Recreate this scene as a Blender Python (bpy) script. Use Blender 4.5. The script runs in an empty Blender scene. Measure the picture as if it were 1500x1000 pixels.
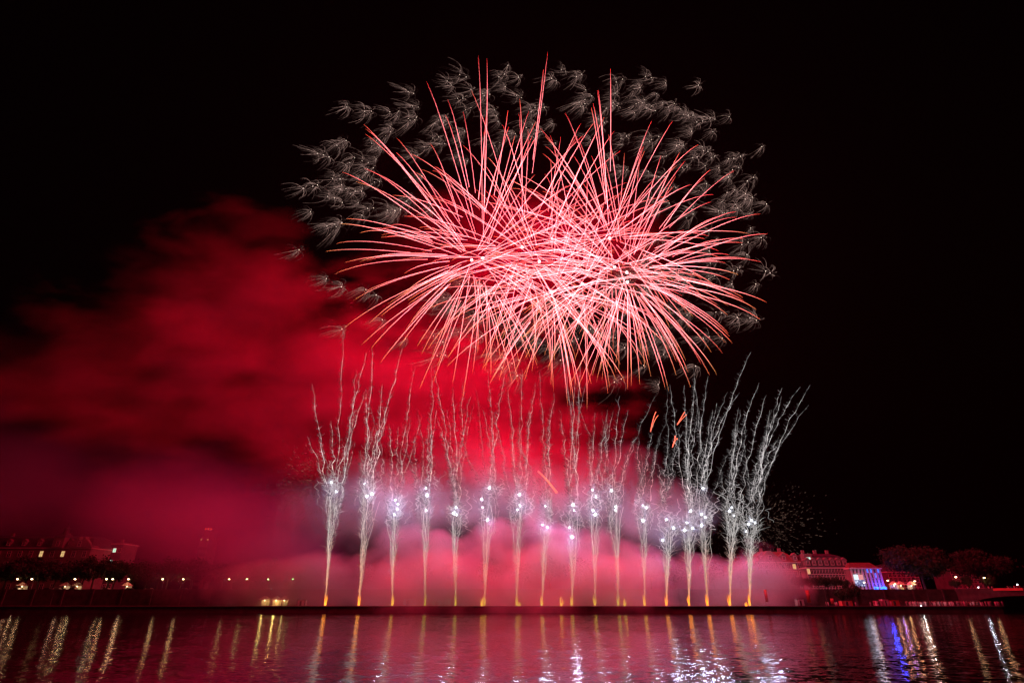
import bpy, bmesh, math, random
import numpy as np
from mathutils import Vector

# ------------------------------------------------------------------ camera, world, exposure
scene = bpy.context.scene
C = scene.collection
R = math.radians
F = 800.0                                   # focal length in px of the 1500 px wide photograph
PITCH = R(25.1)
CAM = np.array((0.0, 0.0, 5.0))
cam_d = bpy.data.cameras.new('camera'); cam = bpy.data.objects.new('camera', cam_d); C.objects.link(cam)
cam.location = CAM; cam.rotation_euler = (math.pi/2 + PITCH, 0, 0)
cam_d.sensor_width = 36; cam_d.lens = 36*F/1500; cam_d.clip_start = .5; cam_d.clip_end = 9000
scene.camera = cam

world = bpy.data.worlds.new('World'); scene.world = world; world.use_nodes = True
wn = world.node_tree; bg = wn.nodes['Background']
sky = wn.nodes.new('ShaderNodeTexSky'); sky.sky_type = 'NISHITA'; sky.sun_disc = False
sky.sun_elevation = R(-5); sky.sun_rotation = R(200)
wn.links.new(sky.outputs[0], bg.inputs[0]); bg.inputs[1].default_value = 0.05

scene.view_settings.view_transform = 'Standard'; scene.view_settings.look = 'None'
scene.view_settings.exposure = 0; scene.view_settings.gamma = 1
cy = scene.cycles
cy.use_denoising = True
cy.volume_max_steps = 256; cy.volume_bounces = 1
cy.max_bounces = 5; cy.glossy_bounces = 2; cy.diffuse_bounces = 1; cy.transparent_max_bounces = 8
cy.sample_clamp_indirect = 6

rng = np.random.default_rng(11); random.seed(11)

# ------------------------------------------------------------------ small helpers
def P(px, py, Y):                            # photograph pixel -> point on the vertical plane y = Y
    x = (px-750)/F; y = -(py-500)/F
    d = np.array((x, math.cos(PITCH) - y*math.sin(PITCH), math.sin(PITCH) + y*math.cos(PITCH)))
    return CAM + d*(Y/d[1])
def mpp(px, py, Y):                          # metres per photograph pixel at that point
    p = P(px, py, Y) - CAM
    return (p[1]*math.cos(PITCH) + p[2]*math.sin(PITCH))/F
def tag(o, label=None, cat=None, group=None, kind=None):
    if label: o['label'] = label
    if cat: o['category'] = cat
    if group: o['group'] = group
    if kind: o['kind'] = kind
    return o
def empty(name, loc, label, cat, group=None):
    o = bpy.data.objects.new(name, None); C.objects.link(o); o.location = loc
    return tag(o, label, cat, group)
def link(name, me, mat=None, parent=None, loc=None):
    o = bpy.data.objects.new(name, me); C.objects.link(o)
    if mat and not me.materials: me.materials.append(mat)
    if parent: o.parent = parent
    if loc is not None: o.location = loc
    return o
def np_mesh(name, v, f, col=None):
    v = np.asarray(v, dtype=np.float32); f = np.asarray(f, dtype=np.int32); k = f.shape[1]
    me = bpy.data.meshes.new(name)
    me.vertices.add(len(v)); me.vertices.foreach_set('co', v.ravel())
    me.loops.add(f.size); me.loops.foreach_set('vertex_index', f.ravel())
    me.polygons.add(len(f)); me.polygons.foreach_set('loop_start', np.arange(0, f.size, k, dtype=np.int32))
    me.update(calc_edges=True)
    if col is not None:
        a = me.attributes.new('glow', 'FLOAT_COLOR', 'POINT')
        c = np.ones((len(v), 4), dtype=np.float32); c[:, :3] = col
        a.data.foreach_set('color', c.ravel())
    return me
class Tubes:                                 # many thin glowing strands collected into one mesh
    def __init__(s): s.v = []; s.f = []; s.c = []; s.n = 0
    def add(s, pts, rad, col):
        pts = np.asarray(pts, float); n = len(pts)
        rad = np.broadcast_to(np.asarray(rad, float), (n,)); col = np.broadcast_to(np.asarray(col, float), (n, 3))
        t = np.gradient(pts, axis=0); t /= np.linalg.norm(t, axis=1)[:, None] + 1e-9
        a = np.cross(t, (0.13, .97, .21)); a /= np.linalg.norm(a, axis=1)[:, None] + 1e-9
        b = np.cross(t, a)
        ring = []
        for k in range(3):
            an = k*2*math.pi/3
            ring.append(pts + (a*math.cos(an) + b*math.sin(an))*rad[:, None])
        V = np.stack(ring, 1).reshape(-1, 3)
        s.v.append(V); s.c.append(np.repeat(col, 3, 0))
        i = np.arange(n-1)[:, None]*3; k = np.arange(3)[None]; k2 = (k+1) % 3
        s.f.append(np.stack([i+k, i+k2, i+3+k2, i+3+k], -1).reshape(-1, 4) + s.n); s.n += 3*n
    def dots(s, pts, rad, col):              # small glowing specks (octahedra written as quads)
        for p in pts:
            s.add([p - np.array((0, 0, rad)), p, p + np.array((0, 0, rad))], [rad*.2, rad, rad*.2], col)
    def mesh(s, name): return np_mesh(name, np.concatenate(s.v), np.concatenate(s.f), np.concatenate(s.c))
class MB:                                    # boxes and prisms collected into one mesh
    def __init__(s): s.bm = bmesh.new()
    def box(s, x0, x1, y0, y1, z0, z1):
        v = [s.bm.verts.new(p) for p in ((x0,y0,z0),(x1,y0,z0),(x1,y1,z0),(x0,y1,z0),(x0,y0,z1),(x1,y0,z1),(x1,y1,z1),(x0,y1,z1))]
        for q in ((3,2,1,0),(4,5,6,7),(0,1,5,4),(1,2,6,5),(2,3,7,6),(3,0,4,7)): s.bm.faces.new([v[i] for i in q])
        return s
    def frustum(s, x0, x1, y0, y1, z0, z1, ix, iy):
        b = [(x0,y0,z0),(x1,y0,z0),(x1,y1,z0),(x0,y1,z0)]
        t = [(x0+ix,y0+iy,z1),(x1-ix,y0+iy,z1),(x1-ix,y1-iy,z1),(x0+ix,y1-iy,z1)]
        v = [s.bm.verts.new(p) for p in b+t]
        for q in ((3,2,1,0),(4,5,6,7),(0,1,5,4),(1,2,6,5),(2,3,7,6),(3,0,4,7)): s.bm.faces.new([v[i] for i in q])
        return s
    def prism(s, prof, y0, y1):              # profile in x, z swept from y0 to y1
        a = [s.bm.verts.new((x, y0, z)) for x, z in prof]; b = [s.bm.verts.new((x, y1, z)) for x, z in prof]
        s.bm.faces.new(a); s.bm.faces.new(b[::-1])
        for i in range(len(prof)):
            j = (i+1) % len(prof); s.bm.faces.new((a[j], a[i], b[i], b[j]))
        return s
    def cyl(s, p0, p1, r0, r1, n=8):
        p0, p1 = Vector(p0), Vector(p1); t = (p1-p0).normalized()
        a = t.orthogonal().normalized(); b = t.cross(a)
        A = [s.bm.verts.new(p0 + (a*math.cos(k*2*math.pi/n) + b*math.sin(k*2*math.pi/n))*r0) for k in range(n)]
        B = [s.bm.verts.new(p1 + (a*math.cos(k*2*math.pi/n) + b*math.sin(k*2*math.pi/n))*r1) for k in range(n)]
        s.bm.faces.new(A[::-1]); s.bm.faces.new(B)
        for k in range(n): s.bm.faces.new((A[k], A[(k+1) % n], B[(k+1) % n], B[k]))
        return s
    def ball(s, c, r, sub=2, sz=(1, 1, 1)):
        g = bmesh.ops.create_icosphere(s.bm, subdivisions=sub, radius=r)
        for v in g['verts']: v.co = Vector((v.co.x*sz[0]+c[0], v.co.y*sz[1]+c[1], v.co.z*sz[2]+c[2]))
        return s
    def mesh(s, name):
        bmesh.ops.recalc_face_normals(s.bm, faces=s.bm.faces)
        me = bpy.data.meshes.new(name); s.bm.to_mesh(me); s.bm.free(); return me
    def build(s, name, mat, parent=None, loc=None): return link(name, s.mesh(name), mat, parent, loc)

def new_mat(name):
    m = bpy.data.materials.new(name); m.use_nodes = True; nt = m.node_tree
    for n in list(nt.nodes): nt.nodes.remove(n)
    out = nt.nodes.new('ShaderNodeOutputMaterial'); return m, nt, out
def glow_mat(name, k):                       # burning sparks: colour comes from the strand itself
    m, nt, out = new_mat(name)
    a = nt.nodes.new('ShaderNodeAttribute'); a.attribute_name = 'glow'
    e = nt.nodes.new('ShaderNodeEmission'); e.inputs[1].default_value = k
    nt.links.new(a.outputs['Color'], e.inputs[0]); nt.links.new(e.outputs[0], out.inputs[0])
    m.cycles.emission_sampling = 'NONE'; return m
def emit_mat(name, col, k):
    m, nt, out = new_mat(name)
    e = nt.nodes.new('ShaderNodeEmission'); e.inputs[0].default_value = (*col, 1); e.inputs[1].default_value = k
    nt.links.new(e.outputs[0], out.inputs[0]); m.cycles.emission_sampling = 'NONE'; return m
def surf(name, c1, c2, scale=1.0, rough=.8, metal=0, detail=4):
    m, nt, out = new_mat(name)
    b = nt.nodes.new('ShaderNodeBsdfPrincipled'); b.inputs['Roughness'].default_value = rough; b.inputs['Metallic'].default_value = metal
    tc = nt.nodes.new('ShaderNodeTexCoord'); n = nt.nodes.new('ShaderNodeTexNoise')
    n.inputs['Scale'].default_value = scale; n.inputs['Detail'].default_value = detail
    r = nt.nodes.new('ShaderNodeValToRGB'); r.color_ramp.elements[0].position = .35; r.color_ramp.elements[1].position = .68
    r.color_ramp.elements[0].color = (*c1, 1); r.color_ramp.elements[1].color = (*c2, 1)
    L = nt.links.new; L(tc.outputs['Object'], n.inputs['Vector']); L(n.outputs[0], r.inputs[0]); L(r.outputs[0], b.inputs['Base Color'])
    L(b.outputs[0], out.inputs[0]); return m
def lamp(name, loc, col, power, radius, parent=None):
    d = bpy.data.lights.new(name, 'POINT'); d.color = col; d.energy = power; d.shadow_soft_size = radius
    o = bpy.data.objects.new(name, d); C.objects.link(o); o.location = loc
    if parent: o.parent = parent
    return o

M = dict(
    stone=surf('quay_stone', (.10,.09,.085), (.20,.18,.165), .6, .85),
    paving=surf('paving', (.09,.085,.08), (.16,.15,.14), .35, .8),
    plaster=surf('plaster', (.12,.105,.095), (.19,.17,.15), .25, .85),
    sandstone=surf('sandstone', (.13,.105,.09), (.20,.16,.135), .4, .85),
    slate=surf('slate', (.035,.035,.04), (.07,.07,.075), 1.2, .6),
    tiles=surf('roof_tiles', (.10,.05,.04), (.17,.08,.06), 1.4, .8),
    glass=surf('dark_glass', (.015,.015,.018), (.03,.03,.035), .8, .15),
    trim=surf('trim', (.42,.38,.34), (.52,.48,.44), .8, .8),
    darkstone=surf('dark_bridge_stone', (.03,.026,.024), (.07,.06,.055), .5, .9),
    darkwall=surf('dark_plaster', (.07,.06,.055), (.12,.105,.095), .3, .9),  # plaster in an even, darker tone
    bark=surf('bark', (.035,.025,.018), (.08,.06,.045), 3, .95),
    leaf=surf('foliage', (.010,.03,.008), (.028,.07,.02), .5, .8),
    steel=surf('painted_steel', (.05,.05,.052), (.09,.09,.09), 2, .45, .6),
    sheet=surf('white_sheet_metal', (.55,.54,.52), (.68,.67,.65), .9, .55),
    canvas=surf('tent_canvas', (.55,.5,.42), (.68,.62,.54), .8, .9),
    bannerred=surf('red_banner_cloth', (.42,.10,.08), (.52,.14,.10), .8, .85),
    cloth=surf('clothes', (.45,.45,.45), (.9,.88,.86), 2.5, .9),
    skin=surf('skin', (.35,.22,.16), (.45,.29,.21), 3, .6),
)

nt = M['cloth'].node_tree; oi = nt.nodes.new('ShaderNodeObjectInfo'); rp = nt.nodes.new('ShaderNodeValToRGB'); mx = nt.nodes.new('ShaderNodeMix'); mx.data_type = 'RGBA'; mx.blend_type = 'MULTIPLY'; mx.inputs[0].default_value = 1
rp.color_ramp.interpolation = 'CONSTANT'
for k, c in enumerate(((.06,.06,.08),(.5,.45,.4),(.1,.1,.12),(.75,.72,.7),(.2,.06,.05),(.05,.05,.06),(.35,.33,.36),(.9,.85,.8))):
    e = rp.color_ramp.elements[k] if k < 2 else rp.color_ramp.elements.new(k/8)
    e.position = k/8; e.color = (*c, 1)
pb = next(n for n in nt.nodes if n.type == 'BSDF_PRINCIPLED'); old = pb.inputs['Base Color'].links[0].from_socket
nt.links.new(oi.outputs['Random'], rp.inputs[0]); nt.links.new(rp.outputs[0], mx.inputs[6]); nt.links.new(old, mx.inputs[7]); nt.links.new(mx.outputs[2], pb.inputs['Base Color'])

# ------------------------------------------------------------------ water and banks
YQ = 222.0                                   # front of the far quay
ZQ = P(750, 888, YQ)[2]                      # quay top
def water_material():
    m, nt, out = new_mat('river_water'); L = nt.links.new
    b = nt.nodes.new('ShaderNodeBsdfPrincipled')
    b.inputs['Base Color'].default_value = (.006,.006,.007,1); b.inputs['IOR'].default_value = 1.33
    b.inputs['Roughness'].default_value = .06
    tc = nt.nodes.new('ShaderNodeTexCoord')
    tot = None
    for sc, st, amp in (((.10,.16,1), 1, .04), ((.75,1.5,1), 2, .125), ((2.4,4.6,1), 2, .165)):
        mp = nt.nodes.new('ShaderNodeMapping'); mp.inputs['Scale'].default_value = sc
        n = nt.nodes.new('ShaderNodeTexNoise'); n.inputs['Scale'].default_value = 1; n.inputs['Detail'].default_value = st
        L(tc.outputs['Object'], mp.inputs[0]); L(mp.outputs[0], n.inputs['Vector'])
        s = nt.nodes.new('ShaderNodeVectorMath'); s.operation = 'SUBTRACT'; s.inputs[1].default_value = (.5,.5,.5); L(n.outputs['Color'], s.inputs[0])
        k = nt.nodes.new('ShaderNodeVectorMath'); k.operation = 'MULTIPLY'; k.inputs[1].default_value = (amp*1.3, amp, 0); L(s.outputs[0], k.inputs[0])
        if tot is None: tot = k
        else:
            a = nt.nodes.new('ShaderNodeVectorMath'); a.operation = 'ADD'; L(tot.outputs[0], a.inputs[0]); L(k.outputs[0], a.inputs[1]); tot = a
    a = nt.nodes.new('ShaderNodeVectorMath'); a.operation = 'ADD'; a.inputs[1].default_value = (0,0,1); L(tot.outputs[0], a.inputs[0])
    nn = nt.nodes.new('ShaderNodeVectorMath'); nn.operation = 'NORMALIZE'; L(a.outputs[0], nn.inputs[0])
    L(nn.outputs[0], b.inputs['Normal']); L(b.outputs[0], out.inputs[0]); return m
wa = np_mesh('water', [(-900,-60,0),(900,-60,0),(900,YQ+.3,0),(-900,YQ+.3,0)], [(0,1,2,3)])
tag(link('water', wa, water_material()), 'dark river with rippled reflections of the fireworks', 'river', kind='structure')
ZR = P(150, 866, 246)[2]                     # street level above the retaining wall
XE = P(1468, 890, YQ)[0]                     # the quay ends here at the bridge
tag(MB().box(-900, XE, YQ, 246, -3, ZQ).build('quay', M['paving']), 'low stone quay along the far bank', 'quay', kind='structure')
tag(MB().box(-900, XE, YQ-.25, YQ+.9, ZQ+.004, ZQ+.22).build('kerb', M['stone']), 'pale kerb along the edge of the quay', 'kerb', kind='structure')
g = np_mesh('ground', [(-4000,246.6,ZR),(4000,246.6,ZR),(4000,5000,ZR),(-4000,5000,ZR)], [(0,1,2,3)])
tag(link('ground', g, M['paving']), 'street level ground behind the river bank', 'ground', kind='structure')
rw = MB().box(-900, 900, 246, 246.6, -3, ZR+.9)
for x in np.arange(-880, 890, 12.0): rw.box(x, x+.9, 245.7, 246, 0, ZR+1.05)
tag(rw.build('retaining_wall', M['darkstone']), 'long dark stone retaining wall between quay and street', 'wall')

# ------------------------------------------------------------------ smoke
def smoke_mat(name, blobs, dens, scale, stretch, namp, thr, soft, col, rate, detail=3.0, aniso=0.0):
    m, nt, out = new_mat(name); L = nt.links.new; N = nt.nodes.new
    tc = N('ShaderNodeTexCoord'); tot = None
    def vm(op, a, v):
        n = N('ShaderNodeVectorMath'); n.operation = op; L(a, n.inputs[0])
        if isinstance(v, tuple): n.inputs[1].default_value = v
        else: L(v, n.inputs[1])
        return n
    def mt(op, a, b, clamp=False):
        n = N('ShaderNodeMath'); n.operation = op; n.use_clamp = clamp
        for i, x in enumerate((a, b)):
            if isinstance(x, (int, float)): n.inputs[i].default_value = x
            else: L(x, n.inputs[i])
        return n.outputs[0]
    for c, r, w in blobs:
        s = vm('SUBTRACT', tc.outputs['Object'], tuple(map(float, c)))
        k = vm('MULTIPLY', s.outputs[0], tuple(1/float(x) for x in r))
        d = vm('DOT_PRODUCT', k.outputs[0], k.outputs[0])
        f = mt('SUBTRACT', 1.0, d.outputs['Value'], True)
        if w != 1: f = mt('MULTIPLY', f, w)
        tot = f if tot is None else mt('ADD', tot, f)
    sv = vm('MULTIPLY', tc.outputs['Object'], (scale/stretch, scale, scale))
    n = N('ShaderNodeTexNoise'); n.inputs['Scale'].default_value = 1; n.inputs['Detail'].default_value = detail; n.inputs['Roughness'].default_value = .52
    n.inputs['Distortion'].default_value = .35
    L(sv.outputs[0], n.inputs['Vector'])
    nz = mt('MULTIPLY', mt('SUBTRACT', n.outputs[0], .5), namp)
    f = mt('MULTIPLY', mt('SUBTRACT', mt('ADD', tot, nz), thr), 1/soft)
    f = mt('MINIMUM', mt('MAXIMUM', f, 0.0), 1.6)
    f = mt('MULTIPLY', f, mt('MULTIPLY', tot, 6.0, True))
    f = mt('MULTIPLY', f, dens)
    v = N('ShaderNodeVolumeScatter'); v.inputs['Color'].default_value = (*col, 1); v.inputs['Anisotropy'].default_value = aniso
    L(f, v.inputs['Density']); L(v.outputs[0], out.inputs['Volume'])
    m.cycles.volume_step_rate = rate
    return m
def smoke(blobs_px, label, dens, scale, stretch=1.0, namp=1.2, thr=.25, soft=.6, col=(1,1,1), rate=.3, detail=3.0):
    # blobs: px, py, Y, rx px, ry px, depth m, weight
    B = []
    for px, py, Y, rx, ry, dy, w in blobs_px:
        k = mpp(px, py, Y); B.append((P(px, py, Y), np.array((rx*k, dy, ry*k*1.08)), w))
    cen = sum(b[0]*b[1].prod()**.33 for b in B)/sum(b[1].prod()**.33 for b in B)
    bm = bmesh.new(); bmesh.ops.create_icosphere(bm, subdivisions=4, radius=1)
    for v in bm.verts:
        d = np.array(v.co.normalized()); far = 0
        for c, r, w in B:
            o = (cen-c)/r; e = d/r; a = e@e; b = o@e; q = b*b - a*(o@o-1)
            if q > 0: far = max(far, (-b+math.sqrt(q))/a)
        v.co = Vector(cen + d*max(far*1.03, 3.0))
    me = bpy.data.meshes.new('smoke'); bm.to_mesh(me); bm.free()
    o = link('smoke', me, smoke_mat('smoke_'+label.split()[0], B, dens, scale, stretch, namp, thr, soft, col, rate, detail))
    return tag(o, label, 'smoke', kind='stuff')
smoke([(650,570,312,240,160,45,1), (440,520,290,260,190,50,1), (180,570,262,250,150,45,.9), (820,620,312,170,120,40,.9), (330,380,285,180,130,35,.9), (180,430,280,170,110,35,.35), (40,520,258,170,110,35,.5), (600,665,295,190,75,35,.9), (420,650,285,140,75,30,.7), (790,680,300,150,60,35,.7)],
      'broad red smoke cloud drifting left behind the bursts', .019, .042, 2.2, 4.0, .62, 1.45, col=(1,.14,.34), rate=.17, detail=5)  # red of the burst light is partly mixed into the smoke's colour
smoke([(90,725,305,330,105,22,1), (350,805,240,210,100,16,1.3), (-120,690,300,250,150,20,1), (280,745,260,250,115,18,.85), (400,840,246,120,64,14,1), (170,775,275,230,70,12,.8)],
      'dim magenta smoke bank drifting over the left bank', .024, .022, 2.0, 1.5, .30, 1.15, col=(.92,.36,1), rate=.3)  # magenta cast of the light is tinted into the smoke colour
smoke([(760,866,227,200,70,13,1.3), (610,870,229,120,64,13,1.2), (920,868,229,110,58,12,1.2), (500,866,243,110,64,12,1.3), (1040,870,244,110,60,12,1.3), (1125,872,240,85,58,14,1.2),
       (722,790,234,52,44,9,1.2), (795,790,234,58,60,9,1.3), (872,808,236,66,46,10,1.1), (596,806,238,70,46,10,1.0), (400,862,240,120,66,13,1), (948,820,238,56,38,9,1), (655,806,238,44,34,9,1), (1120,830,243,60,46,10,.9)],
      'thick pink smoke bank along the quay around the fountains', .12, .070, 1.3, 2.2, .40, .75, col=(1,.36,.60), rate=.26, detail=4)  # pink cast of the light is put into the smoke's base colour
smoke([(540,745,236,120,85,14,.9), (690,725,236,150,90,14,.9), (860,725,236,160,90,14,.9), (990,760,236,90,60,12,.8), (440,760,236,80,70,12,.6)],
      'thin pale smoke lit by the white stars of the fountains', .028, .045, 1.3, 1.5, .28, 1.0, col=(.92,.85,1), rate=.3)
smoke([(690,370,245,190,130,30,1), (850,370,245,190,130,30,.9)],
      'thin smoke hanging inside the red bursts', .0011, .03, 1.4, 1.2, .3, .8, col=(1,.16,.36), rate=.4)  # thin smoke added for a red glow; its colour also carries red light

# ------------------------------------------------------------------ red firework shells
trail_m = glow_mat('burning_star_trail', 1.0)
core_red = emit_mat('burst_core_glow', (1,.55,.6), 9)
RED_POWER = 300000
SH = [  # px, py, Y, radius m, number of trails, light share, label
    (691,381,236,68,58,1.3,'red shell bursting lowest at far left of the canopy with flat trails'),
    (707,378,240,74,62,1.3,'red shell with twin core just beside the far left burst'),
    (765,362,246,72,60,1.1,'red shell at upper left of centre sending tall trails up'),
    (790,383,234,66,54,1.0,'red shell burning left of centre between the two outer groups'),
    (808,428,240,60,58,1.1,'lowest red shell with trails hanging down over the columns'),
    (853,416,246,62,52,.9,'red shell at lower right of centre beside the lowest burst'),
    (893,349,244,66,58,.8,'highest red shell on the right with trails fanning upward'),
    (900,391,236,64,58,.8,'red shell at right with a bright core and long arcs'),
    (918,399,240,66,60,.8,'red shell furthest to the right, trails reaching the right rim'),
    (919,413,232,60,50,.8,'red shell just under the rightmost burst with drooping arcs'),
]
LONG = {2: [(806,80),(764,170),(800,100)], 1: [(704,88),(717,90),(628,125),(660,145)], 0: [(535,190),(540,188),(497,358),(505,258)],
        6: [(898,103),(880,130),(958,177)], 8: [(1120,385),(1080,250),(1072,490),(1118,314)], 4: [(725,560),(812,568),(842,584)], 7: [(1098,444),(1018,505)]}
for i, (px, py, Y, rad, n, share, lab) in enumerate(SH):
    Y -= 20; c = P(px, py, Y)
    t = empty('firework_shell', c, lab, 'firework', 'red firework shells in the night sky')
    link('burst_core', MB().ball((0,0,0), .6, 2).mesh('burst_core'), core_red, t)
    lamp('burst_light', (0,0,0), (1,.001,.05), RED_POWER*share*.12, 1.4, t)
    for a in (.4, 1.5, 2.6, 3.7, 4.8, 5.9):  # the burning stars out along the trails light the smoke
        lamp('burst_light', (rad*.75*math.cos(a+i), rad*.45*math.sin(2.3*a+i), rad*.75*math.sin(a+i)-4), (1,.001,.05), RED_POWER*share*.146, 1.0, t)
    ga = math.pi*(3-math.sqrt(5)); dirs = []
    n = int(n*.92)
    for k in range(n):
        z = 1-2*(k+.5)/n; a = ga*k + i*1.7; q = math.sqrt(1-z*z)
        d = np.array((q*math.cos(a), q*math.sin(a), z)) + rng.normal(0, .10, 3); d[1] *= .55; d /= np.linalg.norm(d)
        dirs.append((d, rad*(.95 + .17*d[2])*rng.uniform(.78, 1.06)*(1.12 if d[2] > .8 else 1), None))
    for tx, ty in LONG.get(i, []):
        e = P(tx, ty, Y+rng.uniform(-12, 12)) - c; e[2] += 9
        dirs.append((e/np.linalg.norm(e), np.linalg.norm(e), 1))
    for d, rr, lg in dirs:
        s = np.linspace(rng.uniform(.03, .30), 1, 14)
        g_ = (1-np.exp(-1.5*s))/(1-math.exp(-1.5))
        pts = d[None]*(rr*g_)[:, None]; pts[:, 2] -= rng.uniform(5, 10)*s**2.0; pts[:, 0] -= 1.5*s**2
        warm = np.clip(.5 - d[2]*.6 - d[0]*.25 + rng.normal(0, .2), 0, 1)
        tip = np.array((5.5,.25,.26))*(1-warm) + np.array((3.4,1.15,.36))*warm
        mid = np.array((14,2.7,3.0))*rng.uniform(.6, 1.25)
        w = np.clip((s-.52)/.42, 0, 1)[:, None]
        col = mid*(1-w) + tip*w
        dim = rng.uniform(.029, .044)
        tb = Tubes(); tb.add(pts, dim*(1-.35*w[:, 0]) * np.where(s > .97, .4, 1), col)
        link('spark_trail', tb.mesh('spark_trail'), trail_m, t)

# ------------------------------------------------------------------ silver spark tufts around the red canopy
silver_m = glow_mat('silver_sparks', 1.0)
def tuft_mesh(n, size, two):
    tb = Tubes()
    for k in range(n):
        d = rng.normal(0, 1, 3); d /= np.linalg.norm(d)
        off = np.array((-size*.45, 0, -size*.1)) if (two and k % 2) else np.zeros(3)
        s = np.linspace(.10, 1, 8); a = size*rng.uniform(.5, .95); b = size*rng.uniform(.3, 1.15)
        pts = off + d[None]*(a*(1-np.exp(-2.6*s)))[:, None]
        pts[:, 0] -= b*s**1.8; pts[:, 2] -= size*.38*s**1.8*rng.uniform(.5, 1.3)
        base = np.array((.72,.44,.38))*rng.uniform(.2, 1)**1.8*.85
        tb.add(pts, .044*np.linspace(1.2, .8, 8), base[None]*np.clip(rng.normal(.9, .45, 8), .2, 2)[:, None]*np.linspace(1.2, .35, 8)[:, None])
    return tb.mesh('spark_spray')
def ember_mesh(): tb = Tubes(); tb.dots([np.zeros(3)], .24, (2.6,1.9,1.6)); return tb.mesh('ember')
ember_me = ember_mesh()
KIND = [(tuft_mesh(n, s, two), s*two) for n, s, two in ((30,7.5,0),(40,9,1),(22,6.5,0),(34,8,1),(18,6,0),(44,9.5,1),(26,8,0),(36,7.5,1),(15,7,0),(38,8.5,1),(24,6,0),(30,9,1))]
TUFT = [(508,157),(544,163),(571,164),(606,137),(655,119),(683,113),(690,131),(678,144),(744,96),(739,109),(740,127),(610,172),(555,217),(501,208),(507,206),(474,227),(482,230),(547,246),(444,276),(465,271),(500,271),(490,290),(455,310),(501,326),(808,115),
 (852,109),(858,132),(857,146),(854,156),(912,116),(901,137),(904,155),(888,159),(954,114),(975,122),(941,151),(1023,125),(988,152),(997,160),(1047,175),(1068,171),(965,200),(995,212),(1037,222),(1116,215),(1085,229),(1053,246),(1104,260),(1092,284),(1102,289),(1123,299),(1061,312),(1035,269),
 (1096,355),(1115,348),(1128,400),(1107,416),(1047,404),(1072,416),(1057,458),(1080,465),(1108,469),(1019,536),(1039,493),(1058,495),(969,493),(985,504),(972,519),(943,535),(910,555),(964,563),(831,523),(915,509),(1015,401),
 (479,331),(500,327),(438,366),(478,408),(500,420),(536,424),(551,432),(501,482),(594,496),(652,520),(758,550),(560,468)]
tufts = [(x, y, 1.0) for x, y in TUFT]
while len(tufts) < 290:                      # the back of the same cloud of tufts, seen between the red trails
    a = rng.uniform(0, 2*math.pi); q = math.sqrt(rng.uniform(.25, .97))
    x, y = 795+315*q*math.cos(a), 322+225*q*math.sin(a)
    if x < 640 and y > 330: continue
    tufts.append((x, y, rng.uniform(.75, 1)))
def tuft_label(x, y):
    if y < 190 and x < 775: return 'silver spark tuft above the left half of the red canopy'
    if y < 190: return 'silver spark tuft above the right half of the red canopy'
    if x < 590 and y < 345: return 'silver spark tuft off the upper left rim of the red canopy'
    if x < 700 and y >= 345: return 'faint silver spark tuft against the red smoke at lower left'
    if x > 1000 and y < 345: return 'silver spark tuft off the upper right rim of the red canopy'
    if x > 1000: return 'silver spark tuft off the lower right rim of the red canopy'
    if y > 470: return 'silver spark tuft hanging below the red canopy'
    return 'small silver spark tuft showing between the red trails'
for k, (x, y, sc) in enumerate(tufts):
    Y = 243 + rng.uniform(-14, 22); lab = tuft_label(x, y)
    t = empty('spark_tuft', P(x, y, Y), lab, 'spark tuft', lab.replace('silver spark tuft', 'silver spark tufts'))
    t.scale = (sc,)*3; t.rotation_euler = (rng.uniform(-.3, .3), rng.uniform(-.35, .35), rng.uniform(-.5, .5))
    a, b = KIND[k % 12] if x > 640 or y < 340 else KIND[(k % 6)*2]
    link('spark_spray', a, silver_m, t); link('ember', ember_me, silver_m, t)
    if b: link('ember', ember_me, silver_m, t, (-b*.45, 0, -b*.1))

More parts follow.
